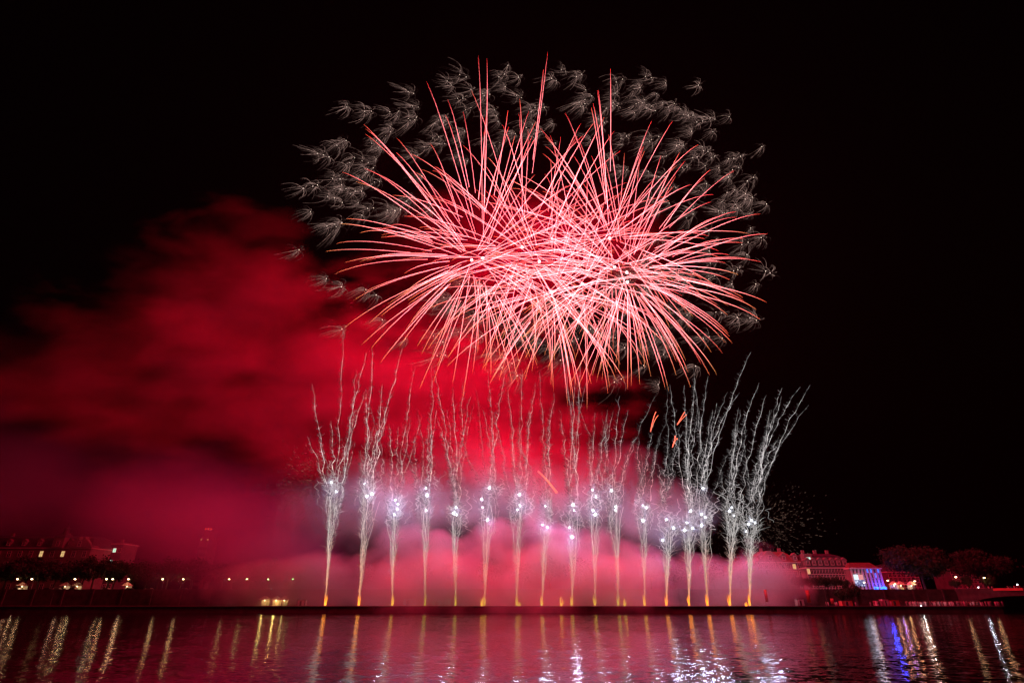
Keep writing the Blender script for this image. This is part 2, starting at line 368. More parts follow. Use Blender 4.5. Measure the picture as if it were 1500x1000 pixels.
# ------------------------------------------------------------------ comet fountains along the quay
YF = 232.0
flame_m = glow_mat('launch_flame', 1.0)
star_m = glow_mat('white_star', 1.0)
def star_mesh():
    tb = Tubes(); r = rng.uniform(.30, .46)
    u = np.linspace(-1, 1, 9); tb.add(np.stack([u*0+rng.normal(0,.05,9), u*0, u*r], 1), r*np.sqrt(np.clip(1-u*u, .02, 1)), (20,20.6,22))
    for k in range(26):
        d = rng.normal(0, 1, 3); d /= np.linalg.norm(d); q = np.linspace(.2, 1, 5); ln = rng.uniform(.6, 2.4)
        tb.add(d[None]*(ln*q)[:, None], .05, np.array((1.5,1.5,1.8))[None]*(1-.9*q)[:, None]*rng.uniform(.4, 1.3))
    return tb.mesh('white_star')
STARS = [star_mesh() for _ in range(6)]
COL = [
 (476,[(485,706),(492,720)],[(450,638),(457,562),(486,616),(502,482),(537,516),(523,540),(533,575),(520,600)]),
 (525,[(534,708),(545,723),(538,726)],[(546,511),(577,572),(593,502),(536,570),(560,560),(570,600)]),
 (574,[(579,732),(583,738),(582,745),(578,753)],[(583,624),(601,614),(618,612),(607,540),(570,620)]),
 (622,[(624,715),(626,725),(624,747)],[(632,598),(632,537),(640,600),(628,620),(608,640)]),
 (667,[(668,743),(665,751),(669,754)],[(635,540),(662,565),(690,580),(678,560),(655,600),(640,610)]),
 (710,[(717,714),(706,731),(707,743),(714,761)],[(715,545),(708,600),(740,545),(722,610)]),
 (757,[(761,724),(762,740),(758,746)],[(742,560),(765,540),(748,610),(775,600),(785,560)]),
 (794,[(799,741),(795,768),(802,772)],[(790,545),(805,610),(812,575),(800,630)]),
 (838,[(840,739),(841,747),(834,772),(838,786)],[(828,535),(843,545),(850,528),(858,560),(838,600),(820,600)]),
 (872,[(868,717),(873,727),(869,747),(872,753)],[(872,605),(888,620),(862,640),(898,600)]),
 (906,[(896,718),(902,742),(902,747)],[(908,580),(922,600),(962,575),(890,600),(930,640)]),
 (945,[(942,740),(947,743),(942,762)],[(958,615),(935,640),(950,650),(965,640)]),
 (977,[(976,761),(987,773),(971,791)],[(980,650),(1000,632),(965,680),(990,690)]),
 (1010,[(1012,748),(1006,765),(1015,773),(1003,776)],[(981,562),(1002,564),(1019,555),(1022,606),(1014,595),(1005,640)]),
 (1037,[(1030,715),(1028,753),(1033,757),(1028,769)],[(1038,551),(1016,540),(1100,515),(1083,575),(1066,574),(1050,590),(1044,600)]),
 (1070,[(1069,748),(1072,743),(1075,755)],[(1079,620),(1113,560),(1122,578),(1094,650),(1085,600)]),
 (1099,[(1101,762),(1106,765),(1097,767),(1093,778)],[(1145,568),(1171,567),(1188,564),(1185,593),(1128,600),(1120,640),(1140,640),(1146,580)]),
]
ORD = 'leftmost second third fourth fifth sixth seventh eighth ninth tenth eleventh twelfth thirteenth fourteenth fifteenth sixteenth rightmost'.split()
FEAT = {0:'tall feathered tails against red smoke', 16:'wide white tails against the black sky', 15:'white tails against the black sky', 14:'one tail bending far right'}
def smooth_noise(n, amp, step):
    k = max(3, n//step+2); return np.interp(np.linspace(0, k-1, n), np.arange(k), rng.normal(0, amp, k))
def flame_mesh(h):
    tb = Tubes()
    for k in range(16):
        a = rng.uniform(-1, 1, 2); hh = h*rng.uniform(.45, 1); s = np.linspace(0, 1, 6)
        pts = np.stack([a[0]*.25 + rng.normal(0, .35)*s, a[1]*.25 + rng.normal(0, .3)*s, hh*s], 1)
        tb.add(pts, .20*(1-.8*s), np.array((3.4,.95,.10))[None]*np.linspace(1, .35, 6)[:, None]*rng.uniform(.6, 1.1))
    return tb.mesh('launch_flame')
def strand(tb, p, d, ln, curl, r, col, n=5):
    s = np.linspace(0, 1, n); sd = rng.normal(0, 1, 3); sd[2] = abs(sd[2])*.2 - .5
    pts = p + d[None]*(ln*s)[:, None] + sd[None]*(curl*s**2)[:, None]
    tb.add(pts, r*np.linspace(1, .6, n), np.asarray(col)[None]*np.linspace(1, .45, n)[:, None])
for i, (bx, stars, tips) in enumerate(COL):
    base = P(bx, 889.5, YF); base[2] = ZQ + .3; base = base.copy()
    where = ORD[i] + ('' if i in (0, 16) else ' from the left')
    lab = 'silver comet fountain %s in the row%s' % (where, ', ' + FEAT[i] if i in FEAT else '')
    t = empty('comet_fountain', base, lab, 'fountain firework', 'comet fountains along the quay')
    link('launch_flame', flame_mesh(4.0), flame_m, t)
    lamp('flame_light', (0,0,1.6), (1,.27,.05), 110, .7, t)
    ztop = np.mean([P(x, y, YF)[2] for x, y in stars]) - base[2]
    xs = np.mean([P(x, y, YF)[0] for x, y in stars]) - base[0]
    xw = xs/max(ztop, 1)
    # the column of rising sparks
    tb = Tubes(); nst = 430 if i in (0, 1, 12, 13, 14, 15, 16) else 300
    for k in range(nst):
        u = rng.uniform(0, 1)**.85; z = 1.5 + u*(ztop*1.02)
        half = .22 + 3.6*np.clip((u-.22)/.78, 0, 1)**1.15
        x = xw*z + np.clip(rng.normal(0, .52), -1.2, 1.2)*half; y = np.clip(rng.normal(0, .5), -1.2, 1.2)*half
        gold = np.clip(1.15-u*1.7, 0, 1)
        col = .8*np.array((.95,.90,.88))*(1-gold) + np.array((1.2,.44,.22))*gold
        d = np.array(((x-xw*z)*.20 + rng.normal(0, .30) + .35*np.sign(x-xw*z)*u, rng.normal(0, .25), 1.0)); d /= np.linalg.norm(d)
        col = col*(1 if i in (0, 1) or i > 11 else .75)
        strand(tb, np.array((x, y, z)), d, rng.uniform(.9, 3.4)*(.45+.7*u), rng.uniform(.2, 1.6)*(.25+u), rng.uniform(.04, .06), col*rng.uniform(.3, 1.3))
    for k in range(7):                       # the bright stems inside it
        s = np.linspace(0, 1, 24); z = s*ztop*rng.uniform(.85, 1.02)
        pts = np.stack([xw*z + smooth_noise(24, .35, 4)*s*2 + rng.normal(0, 1.3)*s**1.4, rng.normal(0, 1.2)*s, z], 1)
        gold = np.clip(1.1-s*1.6, 0, 1)[:, None]
        tb.add(pts, .065, (np.array((.9,.84,.80))*(1-gold) + np.array((1.2,.46,.24))*gold)*rng.uniform(.5, 1))
    link('spark_column', tb.mesh('spark_column'), silver_m, t)
    # feathered tails climbing past the stars
    tips = [(a, b, 1.0) for a, b in tips] + [(bx + rng.normal(0, 26) + (8 if i > 11 else 0), rng.uniform(560, 690), .5) for _ in range(2)]
    for tx, ty, faint in tips:
        e = P(tx, ty, YF + rng.uniform(-5, 5)) - base
        s0 = P(bx + (stars[0][0]-bx)*1.0 + rng.normal(0, 5), rng.uniform(735, 790), YF) - base
        n = 56; s = np.linspace(0, 1, n)
        mid = s0*.45 + e*.55; mid[0] = s0[0] + (e[0]-s0[0])*rng.uniform(.22, .5)
        pts = ((1-s)**2)[:, None]*s0 + (2*s*(1-s))[:, None]*mid + (s**2)[:, None]*e
        calm = (1-.72*s)[:, None]
        pts += np.stack([smooth_noise(n, .72, 3), smooth_noise(n, .4, 3), smooth_noise(n, .3, 4)], 1)*calm
        tb = Tubes(); br = rng.uniform(.6, 1.1)*faint*(1 if i in (0, 1) or i > 11 else .72)
        lum = np.interp(s, (0, .25, .8, 1), (.5, 1, .8, .35))*np.clip(rng.normal(.85, .5, n), .12, 2.0)
        tb.add(pts, .06*np.interp(s, (0, .7, 1), (1, .95, .6)), np.array((1.25,1.15,1.15))[None]*lum[:, None]*br)
        for k in range(1, n-2):              # curled barbs
            for _ in range(2 if s[k] < .85 else 1):
                sd = -1 if rng.uniform() < .78 else 1
                m = 5; q = np.linspace(0, 1, m); ln = rng.uniform(.5, 2.3)*(1.05-.5*s[k])
                b = pts[k][None] + np.stack([sd*ln*q, rng.normal(0, .4)*q, ln*(.25*q + .75*q**2)*rng.uniform(-.4, 1.1)], 1)
                tb.add(b, .042, np.array((.85,.78,.80))[None]*(lum[k]*br*rng.uniform(.3, .95)*np.linspace(1, .5, m))[:, None])
        link('spark_tail', tb.mesh('spark_tail'), silver_m, t)
    # knotted squiggles round the stars
    tb = Tubes()
    for k in range(12):
        n = 18; s = np.linspace(0, 1, n)
        p0 = np.array((xs*rng.uniform(.85, 1.1) + rng.normal(0, 3), rng.normal(0, 2.2), ztop*rng.uniform(.78, 1.12)))
        pts = p0 + np.stack([smooth_noise(n, .9, 2) + rng.normal(0, 1)*s, smooth_noise(n, .7, 2), rng.uniform(4, 10)*s], 1)
        tb.add(pts, .07, np.array((.9,.84,.84))*rng.uniform(.35, .9))
    link('spark_tangle', tb.mesh('spark_tangle'), silver_m, t)['kind'] = 'stuff'
    # a spray of fine specks blown around the stars
    tb = Tubes(); m = 700 if i in (0, 16) else 160; sx = (-1 if i == 0 else 1)*(9 if i in (0, 16) else 0)
    dots = np.stack([xs + sx + rng.normal(0, 8.5 if i in (0, 16) else 6, m), rng.normal(0, 5, m), ztop*1.0 + rng.normal(0, 8, m)], 1)
    for p in dots:
        d = (p - np.array((xs, 0, ztop))); d /= np.linalg.norm(d)+.1
        tb.add([p, p + d*rng.uniform(.2, 1.1)], .038, np.array((.30,.18,.14))*rng.uniform(.1, 1)**1.5)
    link('speck_spray', tb.mesh('speck_spray'), silver_m, t)['kind'] = 'stuff'
    for x, y in stars:
        p = P(x, y, YF + rng.uniform(-3, 3)) - base
        k = rng.uniform(.55, 1.3); so = link('white_star', STARS[rng.integers(6)], star_m, t, p); so.scale = (k,)*3
        lamp('star_light', p, (.58,.62,1), 3900*k, .6*k, t)
FLARES = [(706,884,'orange flare burning above the quay beside the sixth fountain'), (822,884,'orange flare burning just left of the ninth fountain'),
          (915,885,'ragged orange flare burning right of the eleventh fountain'), (1093,885,'small orange flare just left of the rightmost fountain'), (761,889,'tiny orange flare at the foot of the seventh fountain')]
for k, (x, y, lab) in enumerate(FLARES):
    p = P(x, y, YF-2); h = 3.4 if k < 3 else 1.6
    p[2] = max(p[2]-1.2, ZQ+.05)
    t = empty('ground_flare', p, lab, 'flare', 'orange flares on the quay')
    link('launch_flame', flame_mesh(h), flame_m, t); MB().cyl((0,0,ZQ-p[2]), (0,0,.05), .12, .12).build('flare_stick', M['steel'], t)
    lamp('flare_light', (0,0,1.2), (1,.26,.04), 150 if k < 3 else 50, .6, t)
for k, (x0, y0, x1, y1, x2, y2, lab) in enumerate([
    (953,632,957,610,961,603,'short red comet rising by the twelfth fountain'), (985,655,992,632,988,640,'forked red comet climbing between two white tails'),
    (992,622,1000,608,1003,603,'thin red comet high beside the white tails'), (788,690,800,700,815,722,'red comet arc falling over the eighth fountain')]):
    a, m_, b = P(x0, y0, 228), P(x1, y1, 228), P(x2, y2, 228)
    s = np.linspace(0, 1, 9)[:, None]; pts = (1-s)**2*a + 2*s*(1-s)*m_ + s*s*b - a
    t = empty('red_comet', a, lab, 'firework', 'small red comets among the fountains')
    tb = Tubes(); tb.add(pts, .17, (2.6,.35,.22)); link('comet_trail', tb.mesh('comet_trail'), trail_m, t)
    pts2 = pts*.9 + s*np.array((1.2, .3, -.6)); tb = Tubes(); tb.add(pts2, .13, (2.2,.4,.2)); link('comet_trail', tb.mesh('comet_trail'), trail_m, t)

# ------------------------------------------------------------------ buildings
lit = {'warm': emit_mat('lit_window_warm', (1,.62,.25), .8), 'cool': emit_mat('lit_window_cool', (.6,.95,.8), 1.3), 'blue': emit_mat('lit_window_blue', (.05,.16,1), 2.2),
       'red': emit_mat('beacon_red', (1,.05,.03), 1.6), 'white': emit_mat('projection_white', (.75,.85,1), 1.2), 'violet': emit_mat('violet_light', (.28,.06,1), 3)}
def window_meshes(w, h):
    f = MB().box(-w/2-.18, -w/2, -.14, 0, 0, h).box(w/2, w/2+.18, -.14, 0, 0, h).box(-w/2-.18, w/2+.18, -.14, 0, h, h+.2).box(-w/2-.3, w/2+.3, -.25, 0, -.2, 0)
    f.box(-.05, .05, -.10, -.04, 0, h).box(-w/2, -.05, -.10, -.04, h*.62, h*.62+.08).box(.05, w/2, -.10, -.04, h*.62, h*.62+.08)
    p = MB().box(-w/2, w/2, -.04, -.002, 0, h)
    return f.mesh('window'), p.mesh('pane')
def building(name, label, x0, x1, Y, depth, z0, ze, zr, wallm, roofm, rows, ncol, wsize, litset={}, dormers=0, mansard=True, chim=2):
    cx = (x0+x1)/2
    t = empty(name, (cx, Y, z0), label, 'building'); W = (x1-x0)/2; H = ze-z0
    MB().box(-W, W, 0, depth, -3, H).build('wall', wallm, t)
    MB().box(-W-.4, W+.4, -.4, depth+.4, H, H+.45).build('cornice', M['trim'], t)
    rf = MB()
    hr = zr-ze
    if mansard: rf.frustum(-W, W, 0, depth, H+.45, H+hr*.78, 1.6, 2.2); rf.frustum(-W+1.4, W-1.4, 2.0, depth-2.0, H+hr*.78+.003, H+hr, 2.5, depth*.3)
    else: rf.frustum(-W-.5, W+.5, -.5, depth+.5, H+.45, H+hr, min(6, W*.5), depth*.48)
    roof = rf.build('roof', roofm, t)
    for k in range(chim):
        x = -W + (k+.7)*2*W/(chim+.4); MB().box(x-.6, x+.6, depth*.45, depth*.45+1.1, H+hr*.6, H+hr+1.6).build('chimney', M['sandstone'], roof)
    fm, pm = window_meshes(*wsize); pm.materials.append(M['glass'])
    pml = {}
    rh = H/rows
    for r in range(rows):
        for c in range(ncol):
            x = -W + (c+.5)*2*W/ncol
            w = link('window', fm, M['trim'], t, (x, -.001, r*rh + (rh-wsize[1])*.5))
            key = litset.get((r, c))
            if key:
                if key not in pml: q = pm.copy(); q.materials.clear(); q.materials.append(lit[key]); pml[key] = q
                link('pane', pml[key], None, w)
            else: link('pane', pm, None, w)
    if dormers:
        dm = MB().box(-1.1, 1.1, 0, 2.6, 0, 2.2); dm.prism([(-1.45, 2.203), (1.45, 2.203), (0, 3.5)], -.25, 2.8); dm = dm.mesh('dormer')
        f2, p2 = window_meshes(1.1, 1.5); p2.materials.append(M['glass'])
        for k in range(dormers):
            x = -W + (k+.5)*2*W/dormers
            d = link('dormer', dm, wallm, t, (x, .25, H+hr*.18)); w = link('window', f2, M['trim'], d, (0, -.003, .4)); link('pane', p2, None, w) if False else None
            q = p2; w2 = link('pane', q, None, d, (0, -.003, .4))
    return t, W, H, hr
def xz(px, py, Y): p = P(px, py, Y); return p[0], p[2]
# the long baroque building at left
Y = 285; x0 = xz(-75, 815, Y)[0]; x1 = xz(130, 815, Y)[0]; ze = xz(60, 803, Y)[1]; zr = xz(60, 783, Y)[1]
t, W, H, hr = building('riverside_palace', 'long sandstone building with a row of dormers and small tower behind the left trees', x0, x1, Y, 18, ZR, ze, zr, M['sandstone'], M['slate'], 4, 13, (1.6, 2.5), {(3,8):'warm', (3,10):'warm'}, 9)
def local(px, py): a = P(px, py, Y); return a[0]-(x0+x1)/2, a[2]-ZR
tx, tz = local(86, 800); _, tz1 = local(86, 787); _, tz2 = local(91, 766)
tw = MB().box(tx-2.6, tx+2.6, -1.2, 5, H+.453, tz1).build('tower', M['sandstone'], t)
MB().frustum(tx-2.9, tx+2.9, -1.5, 5.3, tz1, tz1+1.6, 1.2, 1.3).cyl((tx, 1.9, tz1+1.6), (tx, 1.9, tz1+4.2), 1.3, 1.1, 8).cyl((tx, 1.9, tz1+4.2), (tx, 1.9, tz1+5.6), 1.7, .25, 8).cyl((tx, 1.9, tz1+5.6), (tx, 1.9, tz2), .12, .06, 6).ball((tx, 1.9, tz2), .45, 1).build('tower_cap', M['slate'], tw)
f2, p2 = window_meshes(1.3, 2.2); p2.materials.append(M['glass'])
w = link('window', f2, M['trim'], tw, (tx, -1.203, H+1.2)); link('pane', p2, None, w)
gx, gz = local(117, 800); _, gz1 = local(117, 786)
gb = MB().prism([(gx-6.5, H+.453), (gx+6.5, H+.453), (gx+4, H+3.2), (gx+2.2, H+4.2), (gx+1.9, gz1), (gx-1.9, gz1), (gx-2.2, H+4.2), (gx-4, H+3.2)], -.8, 5).build('gable', M['sandstone'], t)
w = link('window', f2, M['trim'], gb, (gx, -.803, H+1.0)); link('pane', p2, None, w)
MB().cyl((gx, -.803, H+4.6), (gx, -.95, H+4.6), .9, .9, 16).build('clock_face', M['trim'], gb)
# the block beside it, half lost in the smoke
Y = 300; x0 = xz(147, 815, Y)[0]; x1 = xz(176, 815, Y)[0]
building('apartment_block', 'small block with a pale roof slab half hidden in smoke at left', x0, x1, Y, 12, ZR, xz(160, 797, Y)[1], xz(160, 793, Y)[1], M['darkwall'], M['tiles'], 4, 4, (1.5, 1.9), {(2,2):'cool', (3,2):'cool'}, 0, False, 1)
# far office tower with red beacons
Y = 640; x0 = xz(291, 800, Y)[0]; x1 = xz(304, 800, Y)[0]; zt = xz(297, 776, Y)[1]
t = empty('office_tower', ((x0+x1)/2, Y, ZR), 'far office tower with red beacon lights showing through the smoke', 'building'); W = (x1-x0)/2; H = zt-ZR
MB().box(-W, W, 0, 20, 0, H-8).box(-W*.7, W*.7, 2, 18, H-8+.003, H).build('wall', M['darkwall'], t)
for k in range(7):
    MB().box(-W*.95, W*.95, -.25, -.003, 6+k*(H-20)/7, 9+k*(H-20)/7).build('window', M['glass'], t)
for dx, dz in ((-1, .6), (0, .6), (1, .6)): MB().cyl((dx*W*.65, 3, H), (dx*W*.65, 3, H+1.2), .15, .1).ball((dx*W*.65, 3, H+1.7), .75, 1).build('beacon', lit['red'], t)
for dx in (-.7, .8): MB().ball((dx*W, -.6, H-10), .7, 1).build('floodlight', lit['warm'], t)
# right: gabled house, long hotel and its corner pavilion
Y = 276; x0 = xz(1112, 840, Y)[0]; x1 = xz(1178, 840, Y)[0]; ze = xz(1150, 824, Y)[1]; zr = xz(1150, 806, Y)[1]
t, W, H, hr = building('gabled_house', 'gabled house lit red behind the right end of the smoke', x0, x1, Y, 16, ZR, ze, zr, M['plaster'], M['tiles'], 4, 8, (1.4, 2.1), {(3,6):'warm'}, 4, False, 2)
gx = P(1128, 820, Y)[0]-(x0+x1)/2
gb = MB().prism([(gx-6, H+.453), (gx+6, H+.453), (gx+.8, H+hr*.98), (gx-.8, H+hr*.98)], -.6, 8).build('gable', M['plaster'], t)
w = link('window', f2, M['trim'], gb, (gx, -.603, H+1.0)); link('pane', p2, None, w)
Y = 270; x0 = xz(1183, 840, Y)[0]; x1 = xz(1246, 840, Y)[0]; ze = xz(1215, 832, Y)[1]; zr = xz(1215, 809, Y)[1]
t, W, H, hr = building('grand_hotel', 'long hotel facade lit red with rows of windows under a dark mansard roof', x0, x1, Y, 18, ZR, ze, zr, M['plaster'], M['slate'], 4, 14, (1.25, 2.2), {(3,0):'warm'}, 7, True, 3)
MB().box(-W+.8, -W+4.4, 1.5, 5, H+hr*.5, H+hr*.95).build('roof_turret', M['plaster'], t)
for dx in (-.55, .55): MB().box(-W+2.6+dx-.4, -W+2.6+dx+.4, 1.40, 1.497, H+hr*.56, H+hr*.72).build('lit_window', lit['cool'], t)
Y = 266; x0 = xz(1246.5, 845, Y)[0]; x1 = xz(1293, 845, Y)[0]; ze = xz(1270, 833, Y)[1]; zr = xz(1270, 823, Y)[1]; z0 = ZR
cx = (x0+x1)/2; W = (x1-x0)/2; H = ze-z0
t = empty('corner_pavilion', (cx, Y, z0), 'corner pavilion with tall pilasters, white lit screen and blue lit entrance', 'building')
MB().box(-W, W, 0, 17, -3, H).build('wall', M['plaster'], t)
MB().box(-W-.4, W+.4, -.7, 17.4, H, H+.5).build('cornice', M['trim'], t)
MB().frustum(-W*.98, W*.98, .2, 16.8, H+.5, zr-z0, 2.2, 3).build('roof', M['tiles'], t)
for k in range(9):
    x = -W+.7 + k*(2*W-1.4)/8; MB().box(x-.4, x+.4, -.45, 0, 0, H-.003).build('pilaster', M['trim'], t)
fm, pm = window_meshes(1.0, 1.9); pm.materials.append(M['glass']); pb = pm.copy(); pb.materials.clear(); pb.materials.append(lit['blue'])
for r in range(4):
    for k in range(8):
        x = -W+.7 + (k+.5)*(2*W-1.4)/8
        if k < 3 and r in (1, 2): continue
        w = link('window', fm, M['trim'], t, (x, -.001, 1.6+r*(H-1)/4)); link('pane', pb if (r == 3 and k in (4, 5, 7)) or (r == 2 and k in (6,)) else pm, None, w)
# the white lit screen, an abstract picture projected on the corner
def screen_mat():
    m, nt, out = new_mat('projected_picture'); L = nt.links.new
    e = nt.nodes.new('ShaderNodeEmission'); e.inputs[1].default_value = 1.5
    tc = nt.nodes.new('ShaderNodeTexCoord'); v = nt.nodes.new('ShaderNodeTexVoronoi'); v.inputs['Scale'].default_value = .9
    r = nt.nodes.new('ShaderNodeValToRGB'); r.color_ramp.elements[0].color = (.75,.8,1,1); r.color_ramp.elements[1].color = (.10,.10,.22,1); r.color_ramp.elements[1].position = .55
    L(tc.outputs['Object'], v.inputs['Vector']); L(v.outputs[0], r.inputs[0]); L(r.outputs[0], e.inputs[0]); L(e.outputs[0], out.inputs[0]); m.cycles.emission_sampling = 'NONE'; return m
sx = P(1246, 0, Y)[0]
zs = [P(1252, y, Y)[2]-z0 for y in (858, 849, 841)]
MB().box(-W+1.0, -W+5.2, -.6, -.46, zs[0], zs[1]).build('projection_screen', screen_mat(), t)
MB().box(-W+1.0, -W+3.0, -.6, -.46, zs[1]+.1, zs[2]).build('screen_panel', lit['white'], t)
MB().box(-W+3.1, -W+5.2, -.6, -.46, zs[1]+.1, zs[2]).build('screen_panel', emit_mat('screen_pink', (1,.35,.38), .8), t)
lamp('screen_light', (-W+3, -2.5, zs[1]), (.75,.8,1), 200, .8, t)
zb = [P(1284, y, Y)[2]-z0 for y in (863.5, 858)]
bs = MB()
for k in range(9): bs.box(W*.25 + k*W*.085, W*.25 + k*W*.085 + W*.06, -1.0, -.5, zb[0], zb[1]-rng.uniform(0, .5))
bs.build('blue_light_strip', emit_mat('blue_strip', (.03,.12,1), 5), t)
lamp('blue_light', (W*.6, -3, (zb[0]+zb[1])/2), (.03,.06,1), 2500, .8, t)
# dark blocks behind the right trees
Y = 300; x0 = xz(1300, 840, Y)[0]; x1 = xz(1345, 840, Y)[0]
building('corner_block', 'dark block with pale window strip beyond the corner pavilion', x0, x1, Y, 14, ZR, xz(1320, 838, Y)[1], xz(1320, 824, Y)[1], M['darkwall'], M['slate'], 4, 7, (1.4, 2.0), {(1,1):'warm', (0,2):'warm'}, 3)
Y = 330; x0 = xz(1392, 840, Y)[0]; x1 = xz(1440, 840, Y)[0]
building('distant_block', 'far dark block with one cool lit window between the two big trees', x0, x1, Y, 14, ZR, xz(1415, 834, Y)[1], xz(1415, 826, Y)[1], M['darkwall'], M['slate'], 5, 8, (1.4, 2.0), {(4,3):'cool'}, 0)

# ------------------------------------------------------------------ trees
def tree_meshes(h, w, nleaf, seed):
    r = np.random.default_rng(seed)
    tr = MB(); th = h*.34
    tr.cyl((0,0,0), (.1,.05,th), h*.028, h*.02, 8)
    tips = []
    for k in range(9):
        a = k*2.4; e = np.array((math.cos(a)*w*r.uniform(.25,.8), math.sin(a)*w*r.uniform(.25,.8), h*r.uniform(.5,.86)))
        m_ = np.array((e[0]*.45, e[1]*.45, th+(e[2]-th)*.6))
        tr.cyl((.1,.05,th-.1), m_, h*.012, h*.008, 6); tr.cyl(m_, e, h*.008, h*.003, 5); tips.append(e); tips.append((m_+e)/2)
    for k in range(16):
        v = r.normal(0, 1, 3); v /= np.linalg.norm(v); tips.append(np.array((v[0]*w*.78, v[1]*w*.78, h*.66+v[2]*h*.27)))
    tips = np.array(tips); c = tips[r.integers(0, len(tips), nleaf)] + r.normal(0, 1, (nleaf, 3))*np.array((w*.15, w*.15, h*.055))
    sz = r.uniform(.2, .5, nleaf)[:, None]*(1.5 if h > 15 else 1)
    a = r.normal(0, 1, (nleaf, 3)); a /= np.linalg.norm(a, axis=1)[:, None]
    b = np.cross(a, r.normal(0, 1, (nleaf, 3))); b /= np.linalg.norm(b, axis=1)[:, None]
    v = np.stack([c-a*sz, c+b*sz*.5, c+a*sz, c-b*sz*.5], 1).reshape(-1, 3)
    return tr.mesh('trunk'), np_mesh('crown', v, np.arange(nleaf*4).reshape(-1, 4))
TR = [tree_meshes(10, 4.2, 2600, 1), tree_meshes(10, 3.6, 2200, 2), tree_meshes(10, 4.8, 2800, 3), tree_meshes(20, 13, 12000, 4), tree_meshes(20, 13.5, 12000, 5)]
def tree(px, pyb, pyt, Y, kind, label, group=None, z0=None):
    b = P(px, pyb, Y); top = P(px, pyt, Y)[2]; z0 = ZR if z0 is None else z0
    t = empty('tree', (b[0], Y, z0), label, 'tree', group); s = (top-z0)/(10 if kind < 3 else 20); t.scale = (s*rng.uniform(.95, 1.1), s, s); t.rotation_euler.z = rng.uniform(0, 6)
    link('trunk', TR[kind][0], M['bark'], t); link('crown', TR[kind][1], M['leaf'], t)
for k, px in enumerate(np.linspace(-20, 452, 26)):
    tree(px + rng.uniform(-6, 6), 866, rng.uniform(812, 824) + max(0, px-130)*.02, 252 + rng.uniform(-2, 7), k % 3, 'dark plane tree in the row above the left quay wall', 'trees in the row above the left quay wall')
for k, px in enumerate(np.linspace(480, 1090, 14)):
    tree(px + rng.uniform(-8, 8), 866, rng.uniform(815, 828), 258 + rng.uniform(-2, 7), k % 3, 'plane tree hidden in the pink smoke behind the fountains', 'trees in the pink smoke behind the fountains')
for px, pyt, k in ((1172, 843, 2), (1188, 844, 0), (1201, 843, 2), (1214, 845, 1), (1227, 844, 2), (1240, 846, 0)):
    tree(px, 866, pyt, 254, k, 'dark tree standing in front of the hotel facade', 'trees in front of the hotel facade')
tree(1252, 889, 854, 240, 2, 'dark round tree on the low quay under the corner pavilion', z0=ZQ)
tree(1238, 889, 860, 239, 0, 'smaller dark tree on the low quay left of the round tree', z0=ZQ)
tree(1357, 866, 800, 262, 3, 'tall broad dark tree right of the corner pavilion')
tree(1448, 866, 806, 268, 4, 'tall broad dark tree behind the bridge end at far right')
tree(1421, 866, 843, 250, 1, 'small tree lit yellow by a lamp at the bridge end'); tree(1452, 866, 842, 251, 2, 'bushy tree lit yellow behind the bridge parapet')
tree(1402, 866, 848, 252, 0, 'small dark tree left of the lamp by the bridge end')

# ------------------------------------------------------------------ street lamps
lamp_glow = emit_mat('street_lamp_glow', (1,.72,.38), 14)
pole_h = P(200, 848, 249)[2]-ZR
lm_pole = MB().cyl((0,0,0), (0,0,pole_h), .10, .06).cyl((0,0,0), (0,0,.8), .16, .14).mesh('pole')
lm_head = MB().cyl((0,0,pole_h), (.0,-.9,pole_h+.25), .05, .05, 6).box(-.22,.22,-1.5,-.7,pole_h+.2,pole_h+.38).mesh('lamp_head')
lm_bulb = MB().ball((0,-1.1,pole_h+.05), .33, 2, (1,1.2,.6)).mesh('bulb')
def street_lamp(px, pow_, label, group='street lamps along the left bank', col=(1,.43,.20), Y=249, py=None):
    p = P(px, 850, Y); t = empty('street_lamp', (p[0], Y, ZR), label, 'street lamp', group)
    if py: k = (P(px, py, Y)[2]-ZR)/pole_h; t.scale = (1, 1, k)
    link('pole', lm_pole, M['steel'], t); link('lamp_head', lm_head, M['steel'], t); link('bulb', lm_bulb, lamp_glow, t)
    lamp('lamp_light', (0,-1.1,pole_h-.25), col, pow_*.065, .35, t)
LEFT = [(28,900),(49,900),(112,700),(158,500),(167,1500),(190,1500),(240,1500),(270,1300),(337,700),(363,400),(394,600),(430,600)]
for k, (px, pw) in enumerate(LEFT):
    street_lamp(px, pw, '%s street lamp from the left on the street above the left wall' % ('First Second Third Fourth Fifth Sixth Seventh Eighth Ninth Tenth Eleventh Twelfth'.split()[k].lower()))
for px, py, pw, lab in ((1298,850,2500,'street lamp just right of the blue lit entrance'), (1307,855,1500,'shorter street lamp beside the pale window strip'), (1337,851,2200,'street lamp at left foot of the tall broad tree'),
                        (1399,845,900,'street lamp between the two broad trees'), (1440,846,1800,'street lamp lighting yellow leaves by the bridge'), (1263,853,900,'twin lamp before the white screen')):
    street_lamp(px, pw, lab, 'street lamps near the bridge', Y=250, py=py)

